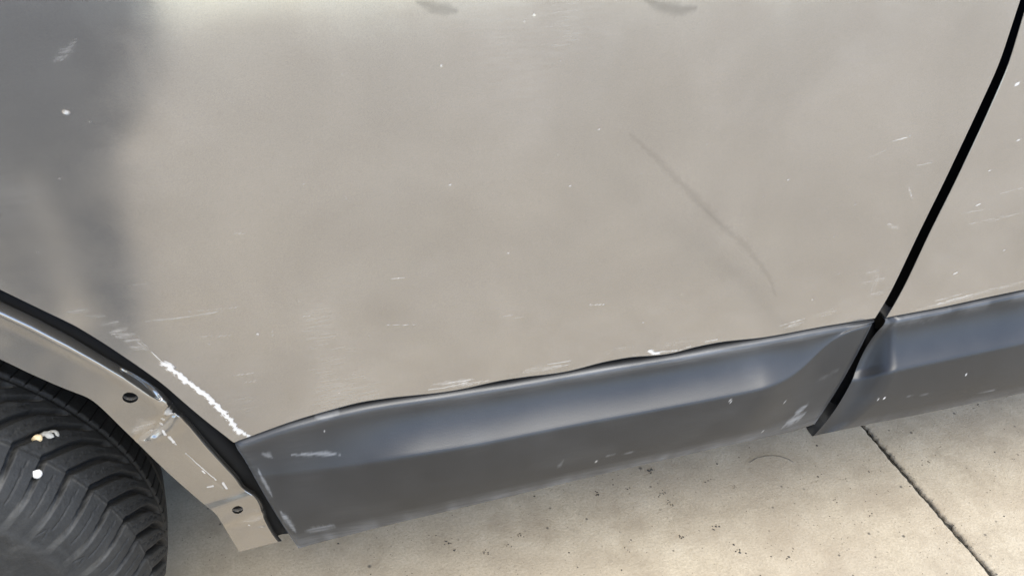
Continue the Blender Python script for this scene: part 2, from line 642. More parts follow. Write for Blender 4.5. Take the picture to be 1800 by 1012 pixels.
def scuff(arr, X, Z, pts, width, amount, seed=0, proj=on_skin, n=None):
    """a rub: a faint smear with a bundle of fine, broken lines along it"""
    rr = random.Random(seed)
    stroke(arr, X, Z, pts, width, amount*0.42, 0.95, 0.5, True, seed, proj)
    (u0_, v0_), (u1_, v1_) = pts[0], pts[-1]
    L = math.hypot(u1_-u0_, v1_-v0_)
    du_, dv_ = (u1_-u0_)/L, (v1_-v0_)/L
    for k in range(n or max(3, int(width/0.0006))):
        a, b = sorted((rr.random(), rr.random()))
        if b-a < 0.15:
            b = min(1, a+0.3)
        off = rr.gauss(0, width*1350*0.45)
        q = []
        for t in (a, (a+b)/2, b):
            i_ = t*(len(pts)-1)
            k0 = min(int(i_), len(pts)-2)
            f_ = i_-k0
            u = pts[k0][0]*(1-f_)+pts[k0+1][0]*f_ - dv_*off
            v = pts[k0][1]*(1-f_)+pts[k0+1][1]*f_ + du_*off
            q.append((u, v + rr.gauss(0, 0.3)))
        stroke(arr, X, Z, q, rr.uniform(0.0004, 0.0008), amount*rr.uniform(0.4, 1.0), 0.9, 0.5, True, seed*7+k, proj)


def door_skin(name, xl, xr_fn, edge_fn, du, attrs_fn, mat, parent, ztop=1.2, hem_right=True, hem_left=False, xcoarse=None):
    z_ref = 0.97
    if xcoarse is not None:
        U = np.concatenate([np.linspace(0, xcoarse, 40)[:-1], np.linspace(xcoarse, 1, int(du))])
    else:
        U = np.linspace(0, 1, int(du))
    Vv = np.concatenate([np.linspace(0, 1, 400), np.linspace(1, 1+(ztop-z_ref)/0.4, 16)[1:]])
    UU, VV = np.meshgrid(U, Vv, indexing='ij')
    Z = np.full_like(UU, 0.75)
    for _ in range(8):
        x0 = xl(Z)
        X = x0 + UU*(xr_fn(Z)-x0)
        zb = edge_fn(X)
        Z = np.where(VV <= 1, zb + np.minimum(VV, 1)*(z_ref-zb), z_ref + (VV-1)*0.4)
    Y = skin_y(Z)
    A, dy = attrs_fn(X.ravel(), Z.ravel())
    Y = Y + dy.reshape(Y.shape)
    X, Y, Z = [a.copy() for a in (X, Y, Z)]
    # rolled hem along the lower edge and the shut line
    cols = [(0.0010, 0.0035, 0.016), (0.0009, 0.0022, 0.004), (0.0005, 0.0008, 0.0012)]
    Xh, Yh, Zh = X, Y, Z
    pre = []
    for (dn, _, dyy) in cols:
        pre.append((Xh[:, :1], Yh[:, :1]+dyy, Zh[:, :1]-dn))
    Xh = np.concatenate([p[0] for p in pre]+[Xh], 1)
    Yh = np.concatenate([p[1] for p in pre]+[Yh], 1)
    Zh = np.concatenate([p[2] for p in pre]+[Zh], 1)
    pad = [(3, 0)]
    ext = {k: np.concatenate([np.repeat(a.reshape(X.shape)[:, :1], 3, 1), a.reshape(X.shape)], 1) for k, a in A.items()}
    if hem_right:
        for (dn, dyy) in ((0.0005, 0.0008), (0.0009, 0.003), (0.0010, 0.016)):
            Xh = np.concatenate([Xh, X[-1:, :][:, [0]*3+list(range(X.shape[1]))]+dn], 0)
            Yh = np.concatenate([Yh, Yh[len(U)-1:len(U)]+dyy], 0)
            Zh = np.concatenate([Zh, Zh[len(U)-1:len(U)]], 0)
            ext = {k: np.concatenate([a, a[-1:]], 0) for k, a in ext.items()}
    if hem_left:
        n0 = 0
        for (dn, dyy) in ((0.0005, 0.0008), (0.0009, 0.003), (0.0010, 0.016)):
            Xh = np.concatenate([Xh[n0:n0+1]*0 + Xh[n0:n0+1] - (dn if n0 == 0 else 0), Xh], 0) if False else np.concatenate([base_l(Xh, n0) + 1.05*dyy - (dn if dyy < 0.002 else 0), Xh], 0)
            Yh = np.concatenate([base_l(Yh, n0)+dyy, Yh], 0)
            Zh = np.concatenate([base_l(Zh, n0), Zh], 0)
            ext = {k: np.concatenate([a[:1], a], 0) for k, a in ext.items()}
            n0 += 1
    nu, nv = Xh.shape
    Vt = np.stack([Xh, Yh, Zh], -1).reshape(-1, 3)
    o = mesh_np(name, Vt, grid_faces(nu, nv, False), mat, None, ext)
    return under(o, parent) if parent is car else o


def base_l(a, n0):
    return a[n0:n0+1]


def dents(X, Z):
    """low broad ripples of a much repaired panel"""
    d = 0.0016*(vnoise(X*5.2, Z*4.1, 4)-0.5) + 0.0006*(vnoise(X*12, Z*9, 9)-0.5)
    return d


def rear_wear(X, Z):
    haze, chip, grime_shade = np.zeros_like(X), np.zeros_like(X), np.zeros_like(X)
    dy = dents(X, Z)
    # long bare scrape beside the arch
    stroke(chip, X, Z, [(289, 640), (300, 647), (318, 663), (345, 683), (368, 701), (390, 722), (410, 745), (420, 758), (436, 766)], 0.0025, 0.95, 0.3, 0.75, False, 1)
    stroke(chip, X, Z, [(266, 618), (289, 640)], 0.0006, 0.5, 0.6, 0.4, True, 2)
    # rubbed patches above it
    for k, (a, b, wd, am) in enumerate((((118, 549), (160, 545), .0030, .5), ((150, 556), (188, 556), .0022, .4), ((178, 571), (212, 566), .0022, .4), ((195, 585), (222, 578), .004, .5),
                                        ((205, 592), (236, 588), .004, .55), ((218, 600), (246, 597), .004, .5), ((228, 610), (258, 612), .003, .4), ((240, 600), (262, 616), .003, .4))):
        scuff(haze, X, Z, [a, b], wd, am*0.8, k+10)
    # rubs just above the cladding
    for k, (pts, wd, am) in enumerate((([(762, 676), (800, 671), (832, 666)], .0026, .95), ([(770, 681), (860, 668)], .0009, .9), ([(752, 685), (800, 679), (842, 673)], .0007, .7),
                                       ([(920, 654), (950, 648), (985, 643)], .0040, .6), ([(960, 641), (1002, 634)], .0010, .8), ([(970, 648), (1000, 641)], .0012, .6),
                                       ([(1142, 618), (1150, 615)], .0014, .9), ([(1380, 577), (1412, 567)], .0032, .75), ([(1372, 573), (1416, 560)], .0012, .7),
                                       ([(1160, 607), (1220, 598)], .004, .3), ([(1060, 620), (1120, 607)], .004, .22), ([(1420, 560), (1470, 545)], .004, .3),
                                       ([(1520, 480), (1545, 476)], .004, .45), ([(1510, 498), (1560, 490)], .0022, .4), ([(1526, 520), (1556, 512)], .0030, .35), ([(1530, 530), (1545, 470)], .006, .25),
                                       ([(1560, 395), (1580, 402)], .0022, .55), ([(1598, 330), (1604, 350)], .0013, .6), ([(1565, 250), (1600, 240)], .0010, .6), ([(1500, 290), (1570, 258)], .0016, .22), ([(1610, 292), (1640, 286)], .0008, .5),
                                       ([(1110, 625), (1125, 622)], .002, .3), ([(95, 108), (120, 86), (135, 68)], .0045, .28), ([(108, 100), (128, 84)], .0022, .3),
                                       ([(255, 565), (330, 557), (390, 547)], .0012, .35), ([(330, 548), (420, 540)], .0008, .3), ([(410, 660), (450, 655)], .0010, .4), ([(425, 673), (450, 670)], .0009, .35),
                                       ([(680, 571), (728, 571)], .0008, .55), ([(683, 490), (712, 488)], .0007, .6), ([(380, 592), (408, 589)], .0007, .5), ([(350, 592), (372, 590)], .0007, .35),
                                       ([(1036, 536), (1060, 535)], .0008, .8), ([(530, 556), (545, 555)], .0006, .4), ([(900, 560), (925, 557)], .0006, .35), ([(865, 558), (905, 553)], .0007, .4),
                                       ([(230, 500), (262, 498)], .003, .16), ([(410, 410), (432, 411)], .0006, .3), ([(600, 340), (612, 352)], .0006, .25))):
        (scuff(haze, X, Z, pts, wd, am*0.9, 40+k) if wd > .0015 else stroke(haze, X, Z, pts, wd*0.8, am*0.8, 0.85, 0.45, True, 40+k))
    for k, pts in enumerate(([(1143, 617), (1150, 622), (1158, 621)], [(1147, 628), (1157, 627)], [(1158, 619), (1195, 616), (1214, 609)], [(1240, 601), (1262, 597)])):
        stroke(chip, X, Z, pts, 0.0017 if k < 2 else 0.0008, 0.95 if k < 2 else 0.5, 0.5, 0.7, False, 70+k)
    # stone chips: pinpoints
    spots = [(116, 197, .0022), (452, 587, .0016), (791, 325, .0014), (1002, 327, .0015), (893, 445, .0018), (939, 26, .0012), (775, 115, .0010), (1052, 227, .0010), (700, 489, .0012), (1428, 527, .0012),
             (1385, 316, .0010), (1037, 535, .0014), (1060, 535, .0012), (478, 582, .0009), (596, 691, .0010), (1130, 567, .0010), (1198, 518, .0008), (648, 590, .0008), (1128, 306, .0008), (980, 272, .0008), (1340, 345, .0009), (1466, 416, .0009)]
    rr = random.Random(5)
    spots += [(rr.uniform(60, 1560), rr.uniform(30, 640), rr.uniform(.0005, .0009)) for _ in range(22)]
    for k, (u, v, s) in enumerate(spots):
        stroke(chip, X, Z, [(u, v), (u+1.5, v+0.5)], s*(0.8 if s > .002 else 0.6), 0.6 if s > .0009 else 0.25, 0.6, 0.3, False, 100+k)
    # finger-like dirty dents near the top edge
    for pts in ([(735, 4), (765, 14), (800, 20)], [(1135, 0), (1165, 12), (1195, 18), (1222, 14)]):
        stroke(grime_shade, X, Z, pts, 0.006, 0.30, 0.95, 0.3, True, 5)
    # creased scratch: its dirt, with the dent's shading painted into the colour
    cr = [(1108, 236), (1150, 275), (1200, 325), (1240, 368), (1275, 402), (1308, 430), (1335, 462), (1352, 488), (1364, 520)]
    stroke(grime_shade, X, Z, cr, 0.0045, 0.13, 0.95, 0.5, True, 6)
    stroke(grime_shade, X, Z, [(1228, 356), (1262, 390), (1290, 414)], 0.0018, 0.20, 0.9, 0.5, True, 7)
    g = np.zeros_like(X)
    stroke(g, X, Z, cr, 0.010, 1.0, 0.95, 0.0, True, 8)
    # soft dirt along the lower edge and traffic film
    haze = np.maximum(haze, 0.13*vnoise(X*9, Z*9, 31)*vnoise(X*27, Z*23, 35) + 0.05*vnoise(X*60, Z*60, 37)*sst(-Z, -0.75, -0.55))
    dy = dy + 0.0006*chip
    return {'haze': haze, 'chip': chip, 'grime_shade': grime_shade}, dy


def edge_rear(x):
    return np.interp(x, EDGE[:, 0], EDGE[:, 1])


XL = -0.54
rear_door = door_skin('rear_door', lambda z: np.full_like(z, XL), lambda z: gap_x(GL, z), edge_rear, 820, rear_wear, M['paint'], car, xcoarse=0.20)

# front door skin
FCT_PX = [(1554, 562), (1600, 553), (1650, 544), (1720, 529), (1800, 512), (1900, 492)]
FE = np.array([on_skin(u, v - 2.6)[[0, 2]] for u, v in smooth_poly(FCT_PX, 120)])


def edge_front(x):
    z = np.interp(x, FE[:, 0], FE[:, 1])
    return np.where(x > FE[-1, 0], FE[-1, 1], z)


def front_wear(X, Z):
    haze, chip, grime_shade = np.zeros_like(X), np.zeros_like(X), np.zeros_like(X)
    for k, (pts, wd, am) in enumerate((([(1625, 542), (1680, 527), (1720, 518)], .0026, .8), ([(1640, 530), (1700, 514)], .0012, .6), ([(1700, 520), (1790, 500)], .0024, .55), ([(1750, 508), (1800, 494)], .0016, .6),
                                       ([(1690, 375), (1740, 368)], .0010, .35), ([(1700, 395), (1765, 380)], .0008, .35), ([(1650, 470), (1700, 455)], .003, .2), ([(1760, 340), (1800, 330)], .001, .35), ([(1610, 545), (1640, 538)], .003, .4), ([(1740, 390), (1800, 372)], .0012, .3))):
        (scuff(haze, X, Z, pts, wd, am*0.9, 140+k) if wd > .0015 else stroke(haze, X, Z, pts, wd*0.8, am*0.8, 0.85, 0.5, True, 140+k))
    for k, (u, v, s) in enumerate(((1788, 148, .0018), (1790, 247, .001), (1720, 360, .001), (1740, 300, .0008), (1680, 480, .0009), (1765, 440, .0007))):
        stroke(chip, X, Z, [(u-2, v+1), (u+2, v-1)], s, 0.85, 0.6, 0.3, False, 160+k)
    haze = np.maximum(haze, 0.13*vnoise(X*9, Z*9, 33)*vnoise(X*27, Z*23, 36))
    return {'haze': haze, 'chip': chip, 'grime_shade': grime_shade}, dents(X, Z)


front_door = door_skin('front_door', lambda z: gap_x(GR, z), lambda z: np.full_like(z, 1.75), edge_front, 420, front_wear, M['paint'], car, hem_right=False, hem_left=True)

# quarter panel behind the door (beyond the frame)
qx = np.linspace(-1.35, -0.548, 60)
qz = np.linspace(0, 1, 30)
QX, QV = np.meshgrid(qx, qz, indexing='ij')
zb = WZ + np.sqrt(np.maximum(0.0, ARCH**2-(QX-WX)**2))
QZ = zb + QV*(1.2-zb)
q = mesh_np('quarter_panel', np.stack([QX, skin_y(QZ), QZ], -1).reshape(-1, 3), grid_faces(60, 30), M['paint_plain'])
under(q)


# ------------------------------------------------------------------ sill cladding on the doors
def clad_grid(pt, pc, pb, yT, yC, yB, n_t):
    """rows of points down the section from top edge to crease to bottom edge; pt, pc, pb are photo points per station"""
    nu = len(pt)
    T = np.array([at(u, v, y) for (u, v), y in zip(pt, yT)])
    C = np.array([at(u, v, y) for (u, v), y in zip(pc, yC)])
    B = np.array([at(u, v, y) for (u, v), y in zip(pb, yB)])
    rows = []
    # return behind the top edge, then the rounded lip
    for (dy, dz) in ((0.022, -0.001), (0.006, 0.0), (0.0015, -0.0003), (0.0, -0.0012)):
        rows.append(T + np.array([0, dy, dz]))
    lip = 0.004
    Tl = T.copy()
    Tl[:, 1] -= lip
    hh = np.maximum(T[:, 2]-C[:, 2], 1e-4)
    kk = np.minimum(1, 0.007/hh)[:, None]
    # lip slopes outward: catches the sky
    for s in (0.25, 0.5, 0.75, 1.0):
        P = T + (C-T)*kk*s
        P[:, 1] = T[:, 1] - lip*math.sin(s*math.pi/2)
        rows.append(P)
    L = rows[-1]
    for s in np.linspace(0, 1, n_t)[1:-1]:
        P = L + (C-L)*s
        P[:, 1] = L[:, 1] + (C[:, 1]-L[:, 1])*s**1.75
        rows.append(P)
    # soft crease
    slope_in = (C[:, 1]-L[:, 1])*1.75/np.maximum(hh, 0.01)
    rows.append(C.copy())
    for s in np.linspace(0, 1, n_t+6)[1:]:
        P = C + (B-C)*s
        bow = 0.004*math.sin(s*math.pi)
        P[:, 1] -= bow
        rows.append(P)
    # bottom edge turned under
    Bt = rows[-1]
    for (dy, dz) in ((0.0008, -0.0012), (0.003, -0.002), (0.010, -0.0022), (0.05, 0.002)):
        rows.append(Bt + np.array([0, dy, dz]))
    G = np.stack(rows, 1)               # [station, row, 3]
    for _ in range(1):
        G[:, 7:-6, 1] = 0.25*G[:, 6:-7, 1] + 0.5*G[:, 7:-6, 1] + 0.25*G[:, 8:-5, 1]
    return G


def deepen(G, dy):
    """set points back by dy along the line of survey so that outlines stay where they were measured"""
    k = (G[:, :, 1] + dy - CAM[1])/(G[:, :, 1] - CAM[1])
    return CAM + (G - CAM)*k[:, :, None]


def clad_object(name, G, wear_fn, parent):
    nu, nr, _ = G.shape
    V = G.reshape(-1, 3)
    A = wear_fn(V[:, 0], V[:, 2], V[:, 1], nu, nr)
    o = mesh_np(name, V, grid_faces(nu, nr, True), M['clad'], None, A)
    under(o, parent)
    return o


NS = 560
tt = np.linspace(0, 1, NS)
top_u = 413 + tt*(1537.5-413)
pt = [(u, np.interp(u, cpx[:, 0], cpx[:, 1]) + 0.4) for u in top_u]
CREASE_PX = [(445, 838), (520, 832), (613, 820), (706, 805), (846, 782), (1000, 750), (1137, 725), (1256, 702), (1335, 686), (1374, 676), (1400, 660), (1425, 635), (1450, 605), (1475, 582), (1500, 576), (1534, 569)]
cs = smooth_poly(CREASE_PX, 600, 5)
cre_u = 447 + tt*(1533-447)
pc = [(u, np.interp(u, cs[:, 0], cs[:, 1])) for u in cre_u]
bot_u = 525 + tt*(1432-525)
BOT_PX = [(525, 963), (560, 953), (700, 918), (900, 871), (1100, 823), (1300, 778), (1380, 761), (1415, 752), (1432, 745)]
bs = smooth_poly(BOT_PX, 600, 1)
pb = [(u, np.interp(u, bs[:, 0], bs[:, 1])) for u in bot_u]
amp = (0.25 + 0.75*sst(cre_u, 440, 760)) * (1-sst(cre_u, 1340, 1480))
yT = np.full(NS, -0.0045)
yC = -0.010 - 0.0270*amp
yB = -0.014 - 0.016*(0.35+0.65*sst(bot_u, 560, 760))*(1-0.8*sst(bot_u, 1280, 1430))
CG = clad_grid(pt, pc, pb, yT, yC, yB, 26)
# both ends turn in towards the shut lines
end = np.exp(-np.arange(NS)/1.3)[:, None]
CG = deepen(CG, 0.005*end + 0.005*end[::-1] + np.zeros(CG.shape[:2]))
side = np.full((1, CG.shape[1]), 0.03)
CG = np.concatenate([deepen(CG[:1], side), CG[:1], CG, CG[-1:], deepen(CG[-1:], side)], 0)


def clad_wear(X, Z, Y, nu, nr):
    haze, chip = np.zeros_like(X), np.zeros_like(X)
    H = haze.reshape(nu, nr)
    rowf = np.arange(nr)/(nr-1)
    i = np.arange(nu)/nu
    # dusty bottom edge, worn rear edge and a paler top lip
    bott = np.clip(1-(nr-5-np.arange(nr))/7.0, 0, 1)
    H += bott[None]*0.42*(0.35+0.65*vnoise(i*60, i*0, 3))[:, None]
    H += (np.exp(-np.arange(nu)/3.0)[:, None])*0.55*(0.3+0.7*vnoise(np.arange(nr)*.5, np.arange(nr)*0, 8))[None]
    lipm = np.exp(-((np.arange(nr)-6)/3.0)**2)
    H += lipm[None]*(0.10+0.16*sst(i, .2, .6)*(1-sst(i, .86, .95)))[:, None]*(0.5+0.5*vnoise(i*14, i*0, 12))[:, None]
    H += 0.03*np.clip(vnoise(X*26, Z*40, 51)-0.45, 0, 1).reshape(nu, nr)*2
    haze = np.clip(H, 0, .75).ravel()

    def pj(u, v):
        return at(u, v, -0.035)
    for k, (pts, wd, am) in enumerate((([(515, 826), (560, 820), (600, 816)], .0022, .45), ([(465, 828), (480, 832)], .004, .35), ([(640, 740), (700, 724), (760, 712)], .0018, .35), ([(560, 770), (600, 760)], .004, .25),
                                       ([(1000, 672), (1080, 662), (1150, 655)], .003, .35), ([(1150, 655), (1230, 640), (1330, 612)], .0045, .4), ([(1300, 610), (1390, 594)], .004, .4),
                                       ([(980, 820), (990, 805)], .003, .2), ([(1385, 762), (1425, 742)], .007, .5), ([(1405, 745), (1430, 725)], .005, .45), ([(1060, 800), (1120, 792)], .001, .35),
                                       ([(540, 950), (590, 938)], .005, .4), ([(495, 915), (520, 948)], .004, .5), ([(455, 850), (480, 890)], .002, .45), ([(1440, 690), (1500, 660)], .002, .12))):
        stroke(haze, X, Z, pts, wd, am, 0.9, 0.5, True, 200+k, pj)
    for k, (u, v, s, dv) in enumerate(((1282, 703, .0011, 5), (1047, 809, .0014, 0), (1385, 713, .0012, 0), (1115, 808, .0007, 0), (575, 788, .0008, 0), (545, 750, .0008, 0), (740, 850, .0008, 0), (1365, 730, .0008, 0), (1345, 765, .0010, 0), (450, 912, .0008, 0))):
        stroke(chip, X, Z, [(u, v-dv/2), (u+1, v+dv/2+0.5)], s*0.75, 0.6, 0.5, 0.3, False, 230+k, pj)
    return {'haze': haze, 'chip': chip}


rear_clad = clad_object('sill_cladding', CG, clad_wear, rear_door)

# front door cladding: its rear end is scooped in towards the shut line
NF = 360
tf = np.linspace(0, 1, NF)**1.3
ftop = smooth_poly(FCT_PX, 300)
ft_u = 1556 + tf*(1900-1556)
fpt = [(u, np.interp(u, ftop[:, 0], ftop[:, 1])+0.4) for u in ft_u]
fc_u = 1497 + tf*(1905-1497)
fpc = [(u, 669 - (u-1497)*0.214) for u in fc_u]
fb_u = 1429 + tf*(1910-1429)
FB = [(1429, 766), (1470, 757), (1518, 747), (1620, 727), (1800, 690), (1910, 668)]
fpb = [(u, interp_poly(FB, u)) for u in fb_u]
FG = clad_grid(fpt, fpc, fpb, np.full(NF, -0.0045), np.full(NF, -0.037), np.full(NF, -0.029), 26)
nr = FG.shape[1]
rf = np.arange(nr)/(nr-1)
lens = np.interp(rf, [0, 0.12, 0.45, 0.62, 0.85, 1.0], [0.014, 0.030, 0.064, 0.068, 0.058, 0.040])
deep = np.interp(rf, [0, 0.12, 0.42, 0.85, 1.0], [0.003, 0.008, 0.022, 0.015, 0.013])
dist = FG[:, :, 0] - FG[:1, :, 0]
sc = 1 - np.clip(dist/lens[None], 0, 1)
FG = deepen(FG, deep[None]*(sc*sc*(3-2*sc)) + 0.003*np.exp(-np.arange(NF)/1.3)[:, None])
FG = np.concatenate([deepen(FG[:1], np.full((1, FG.shape[1]), 0.03)), FG[:1], FG], 0)
# straight run on towards the front wheel
tail = []
for k, x in enumerate((1.25, 1.45, 1.75)):
    r_ = FG[-1].copy()
    r_[:, 0] = x
    tail.append(r_)
FG = np.concatenate([FG, np.stack(tail, 0)], 0)


def fclad_wear(X, Z, Y, nu, nr):
    haze, chip = np.zeros_like(X), np.zeros_like(X)
    H = haze.reshape(nu, nr)
    i = np.arange(nu)/nu
    bott = np.clip(1-(nr-5-np.arange(nr))/6.0, 0, 1)
    H += bott[None]*0.25*sst(i, 0.05, 0.25)[:, None]*(0.35+0.65*vnoise(i*40, i*0, 4))[:, None]
    lipm = np.exp(-((np.arange(nr)-6)/3.0)**2)
    H += lipm[None]*0.25*vnoise(i*30, i*0, 16)[:, None]
    haze = np.clip(H, 0, .7).ravel()

    def pj(u, v):
        return at(u, v, -0.04)
    for k, (pts, wd, am) in enumerate((([(1580, 566), (1640, 552)], .006, .3), ([(1600, 596), (1700, 574)], .008, .14), ([(1700, 700), (1760, 690)], .0008, .35), ([(1590, 700), (1640, 695)], .0008, .3))):
        stroke(haze, X, Z, pts, wd, am, 0.9, 0.5, True, 260+k, pj)
    for k, (u, v, s) in enumerate(((1545, 703, .0010), (1556, 702, .0010), (1640, 575, .0008), (1700, 660, .0007))):
        stroke(chip, X, Z, [(u, v), (u+1, v+0.5)], s, 0.95, 0.5, 0.3, False, 280+k, pj)
    return {'haze': haze, 'chip': chip}


front_clad = clad_object('sill_cladding', FG, fclad_wear, front_door)

# ------------------------------------------------------------------ dark door frame behind the shut lines, seals, underbody
V, F = [], []
frame_prof = [(0.215, 1.22), (0.125, 0.90), (0.100, 0.80), (0.085, 0.60), (0.075, 0.46), (0.08, 0.38), (0.12, 0.345), (0.35, 0.34), (1.75, 0.34)]
xs = [-0.060, 0.3, 0.75, 1.75]
for x in xs:
    for (y, z) in frame_prof:
        V.append((x, y, z))
k = len(frame_prof)
for i in range(len(xs)-1):
    for j in range(k-1):
        F.append((i*k+j, (i+1)*k+j, (i+1)*k+j+1, i*k+j+1))
under(mesh_py('door_frame', V, F, M['black'], None, False))
seal_pts = []
for (x, z) in GL[::4]:
    seal_pts.append((x+0.008, float(skin_y(z))+0.060, z))
seal_pts.append((0.5*(at(1540, 580, 0.02)[0]+at(1520, 610, 0.02)[0]), 0.016, at(1520, 605, 0.02)[2]))
for p in ((1488, 668), (1462, 712), (1443, 738)):
    q3 = at(p[0], p[1], 0.022)
    seal_pts.append(tuple(q3))
under(tube('door_seal', seal_pts, 0.0085, M['rubber'], None, 10))

# ------------------------------------------------------------------ wheel arch lip, bared where the arch trim is missing
FY = 0.012
OUT_PX = [(-120, 488), (-60, 505), (0, 529), (62, 558), (124, 591), (176, 622), (207, 640), (239, 657), (271, 677), (292, 693), (307, 712), (320, 724), (333, 737), (348, 755), (364, 775), (392, 806), (420, 836), (430, 854), (447, 862), (456, 869), (464, 884), (469, 906), (482, 932), (492, 946), (496, 950)]
IN_PX = [(-120, 585), (-60, 605), (0, 631), (52, 656), (104, 679), (156, 699), (172, 711), (189, 727), (213, 751), (237, 774), (265, 802), (294, 830), (330, 862), (363, 890), (378, 900), (386, 912), (398, 932), (412, 956), (421, 969)]
NSG, NW = 520, 110


def resample(pts, n, it=1):
    return smooth_poly(pts, n, it)


# pair the two edges along the arch by matching fractions between marked stations
so_ = [(-120, 488), (0, 529), (176, 622), (292, 693), (364, 775), (430, 854), (496, 950)]
si_ = [(-120, 585), (0, 631), (156, 699), (237, 774), (320, 852), (376, 899), (421, 969)]


def frac_of(poly, marks):
    p = np.array(poly, dtype=float)
    d = np.concatenate([[0], np.cumsum(np.linalg.norm(np.diff(p, axis=0), axis=1))])
    out = []
    for m_ in marks:
        i = np.argmin(np.hypot(p[:, 0]-m_[0], p[:, 1]-m_[1]))
        out.append(d[i]/d[-1])
    return np.array(out)


od = resample(OUT_PX, 900, 1)
idd = resample(IN_PX, 900, 1)
fo, fi = frac_of(od, so_), frac_of(idd, si_)
st = np.linspace(0, 1, NSG)
stn = np.linspace(0, 1, len(fo))
qo, qi = np.interp(st, stn, fo), np.interp(st, stn, fi)
po = np.stack([np.interp(qo, np.linspace(0, 1, 900), od[:, k]) for k in (0, 1)], 1)
pi_ = np.stack([np.interp(qi, np.linspace(0, 1, 900), idd[:, k]) for k in (0, 1)], 1)
PO = np.array([at(u, v, FY) for u, v in po])
PI = np.array([at(u, v, FY) for u, v in pi_])


def around(P, n, total=95.0):
    """carry the arch line on over the wheel, beyond the frame"""
    out_ = []
    rx_, rz_ = P[0]-WX, P[2]-WZ
    for d_ in np.linspace(total, total/n, n):
        a_ = math.radians(d_)
        out_.append((WX + rx_*math.cos(a_) - rz_*math.sin(a_), P[1], WZ + rx_*math.sin(a_) + rz_*math.cos(a_)))
    return np.array(out_)


NE = 60
PO = np.concatenate([around(PO[0], NE), PO])
PI = np.concatenate([around(PI[0], NE), PI])
st = np.concatenate([np.zeros(NE), st])
NSG += NE
W = np.linspace(0, 1, NW)
P3 = PI[:, None, :]*(1-W)[None, :, None] + PO[:, None, :]*W[None, :, None]
Xf, Zf = P3[:, :, 0].copy(), P3[:, :, 2].copy()
SS, WW = np.meshgrid(st, W, indexing='ij')
Yf = np.full_like(Xf, FY)
# upper run: convex roll along the outer edge that catches the light; fades into the pinch
s_pinch = float(np.interp(frac_of(od, [(300, 702)])[0], fo, stn))
upper = 1-sst(SS, s_pinch-0.05, s_pinch+0.01)
Yf += upper*(0.0105*np.clip((WW-0.80)/0.20, 0, 1)**1.5)
Yf -= upper*0.002*np.exp(-((WW-0.74)/0.10)**2)
# a shallow channel under the roll just above the pinch
chan = np.zeros(Xf.size)
stroke(chan, Xf.ravel(), Zf.ravel(), [(212, 650), (245, 672), (280, 700)], 0.005, 1, 0.9, 0, True, 1, lambda u, v: at(u, v, FY))
Yf += 0.0018*chan.reshape(Xf.shape)
# pinch: dimple and diagonal pressed line where the panels are joined
for pts, wd, dep in (([(304, 708), (317, 722)], 0.010, 0.010), ([(300, 728), (272, 752), (240, 772)], 0.010, 0.0022), ([(325, 726), (300, 752), (275, 770)], 0.010, -0.0016),
                     ([(330, 800), (360, 828), (392, 856)], 0.004, 0.0006), ([(392, 924), (425, 909), (458, 900)], 0.012, -0.0014), ([(400, 924), (435, 921), (462, 923)], 0.008, 0.0010)):
    g = np.zeros(Xf.size)
    stroke(g, Xf.ravel(), Zf.ravel(), pts, wd, 1, 0.95, 0, True, 2, lambda u, v: at(u, v, FY))
    Yf += dep*g.reshape(Xf.shape)
lower = 1-upper


def step(a, b, h, wd):
    pa_, pb_ = at(*a, FY), at(*b, FY)
    ex, ez = pb_[0]-pa_[0], pb_[2]-pa_[2]
    l_ = math.hypot(ex, ez)
    sd_ = ((Xf-pa_[0])*ez - (Zf-pa_[2])*ex)/l_
    return h*sst(sd_, -wd, wd)


Yf += step((312, 716), (240, 775), -0.0045, 0.0055) + step((450, 862), (372, 888), 0.0034, 0.0085) + step((462, 900), (390, 926), -0.0028, 0.0080)
Yf += lower*(0.010*np.clip((WW-0.88)/0.12, 0, 1)**2)
Yf += 0.0022*(vnoise(Xf*17, Zf*17, 2)-0.5) + 0.0005*(vnoise(Xf*45, Zf*45, 3)-0.5)
P3 = CAM + (P3-CAM)*((Yf-CAM[1])/(FY-CAM[1]))[:, :, None]
Xf, Zf = P3[:, :, 0].copy(), P3[:, :, 2].copy()
# turned edges
inn = [PI + np.array([0.0, 0.030, 0.0]), PI + np.array([0.0, 0.006, 0.0]), PI + np.array([0, 0.0015, 0])]
out_d = (PO-PI)/np.linalg.norm(PO-PI, axis=1)[:, None]
lasty = Yf[:, -1]
oo = []
for (d_, dy_) in ((0.0012, 0.002), (0.0025, 0.008), (0.003, 0.035)):
    q_ = CAM + (PO-CAM)*((lasty+dy_-CAM[1])/(FY-CAM[1]))[:, None]
    oo.append(q_)
FX = np.concatenate([np.stack([i[:, 0] for i in inn], 1), Xf, np.stack([i[:, 0] for i in oo], 1)], 1)
FYY = np.concatenate([np.stack([i[:, 1] for i in inn], 1), Yf, np.stack([i[:, 1] for i in oo], 1)], 1)
FZ = np.concatenate([np.stack([i[:, 2] for i in inn], 1), Zf, np.stack([i[:, 2] for i in oo], 1)], 1)
nwf = FX.shape[1]
Vf = np.stack([FX, FYY, FZ], -1).reshape(-1, 3)
Ff = grid_faces(NSG, nwf, True)
haze, chip, grime_shade = np.zeros(len(Vf)), np.zeros(len(Vf)), np.zeros(len(Vf))
fl = lambda u, v: at(u, v, FY)
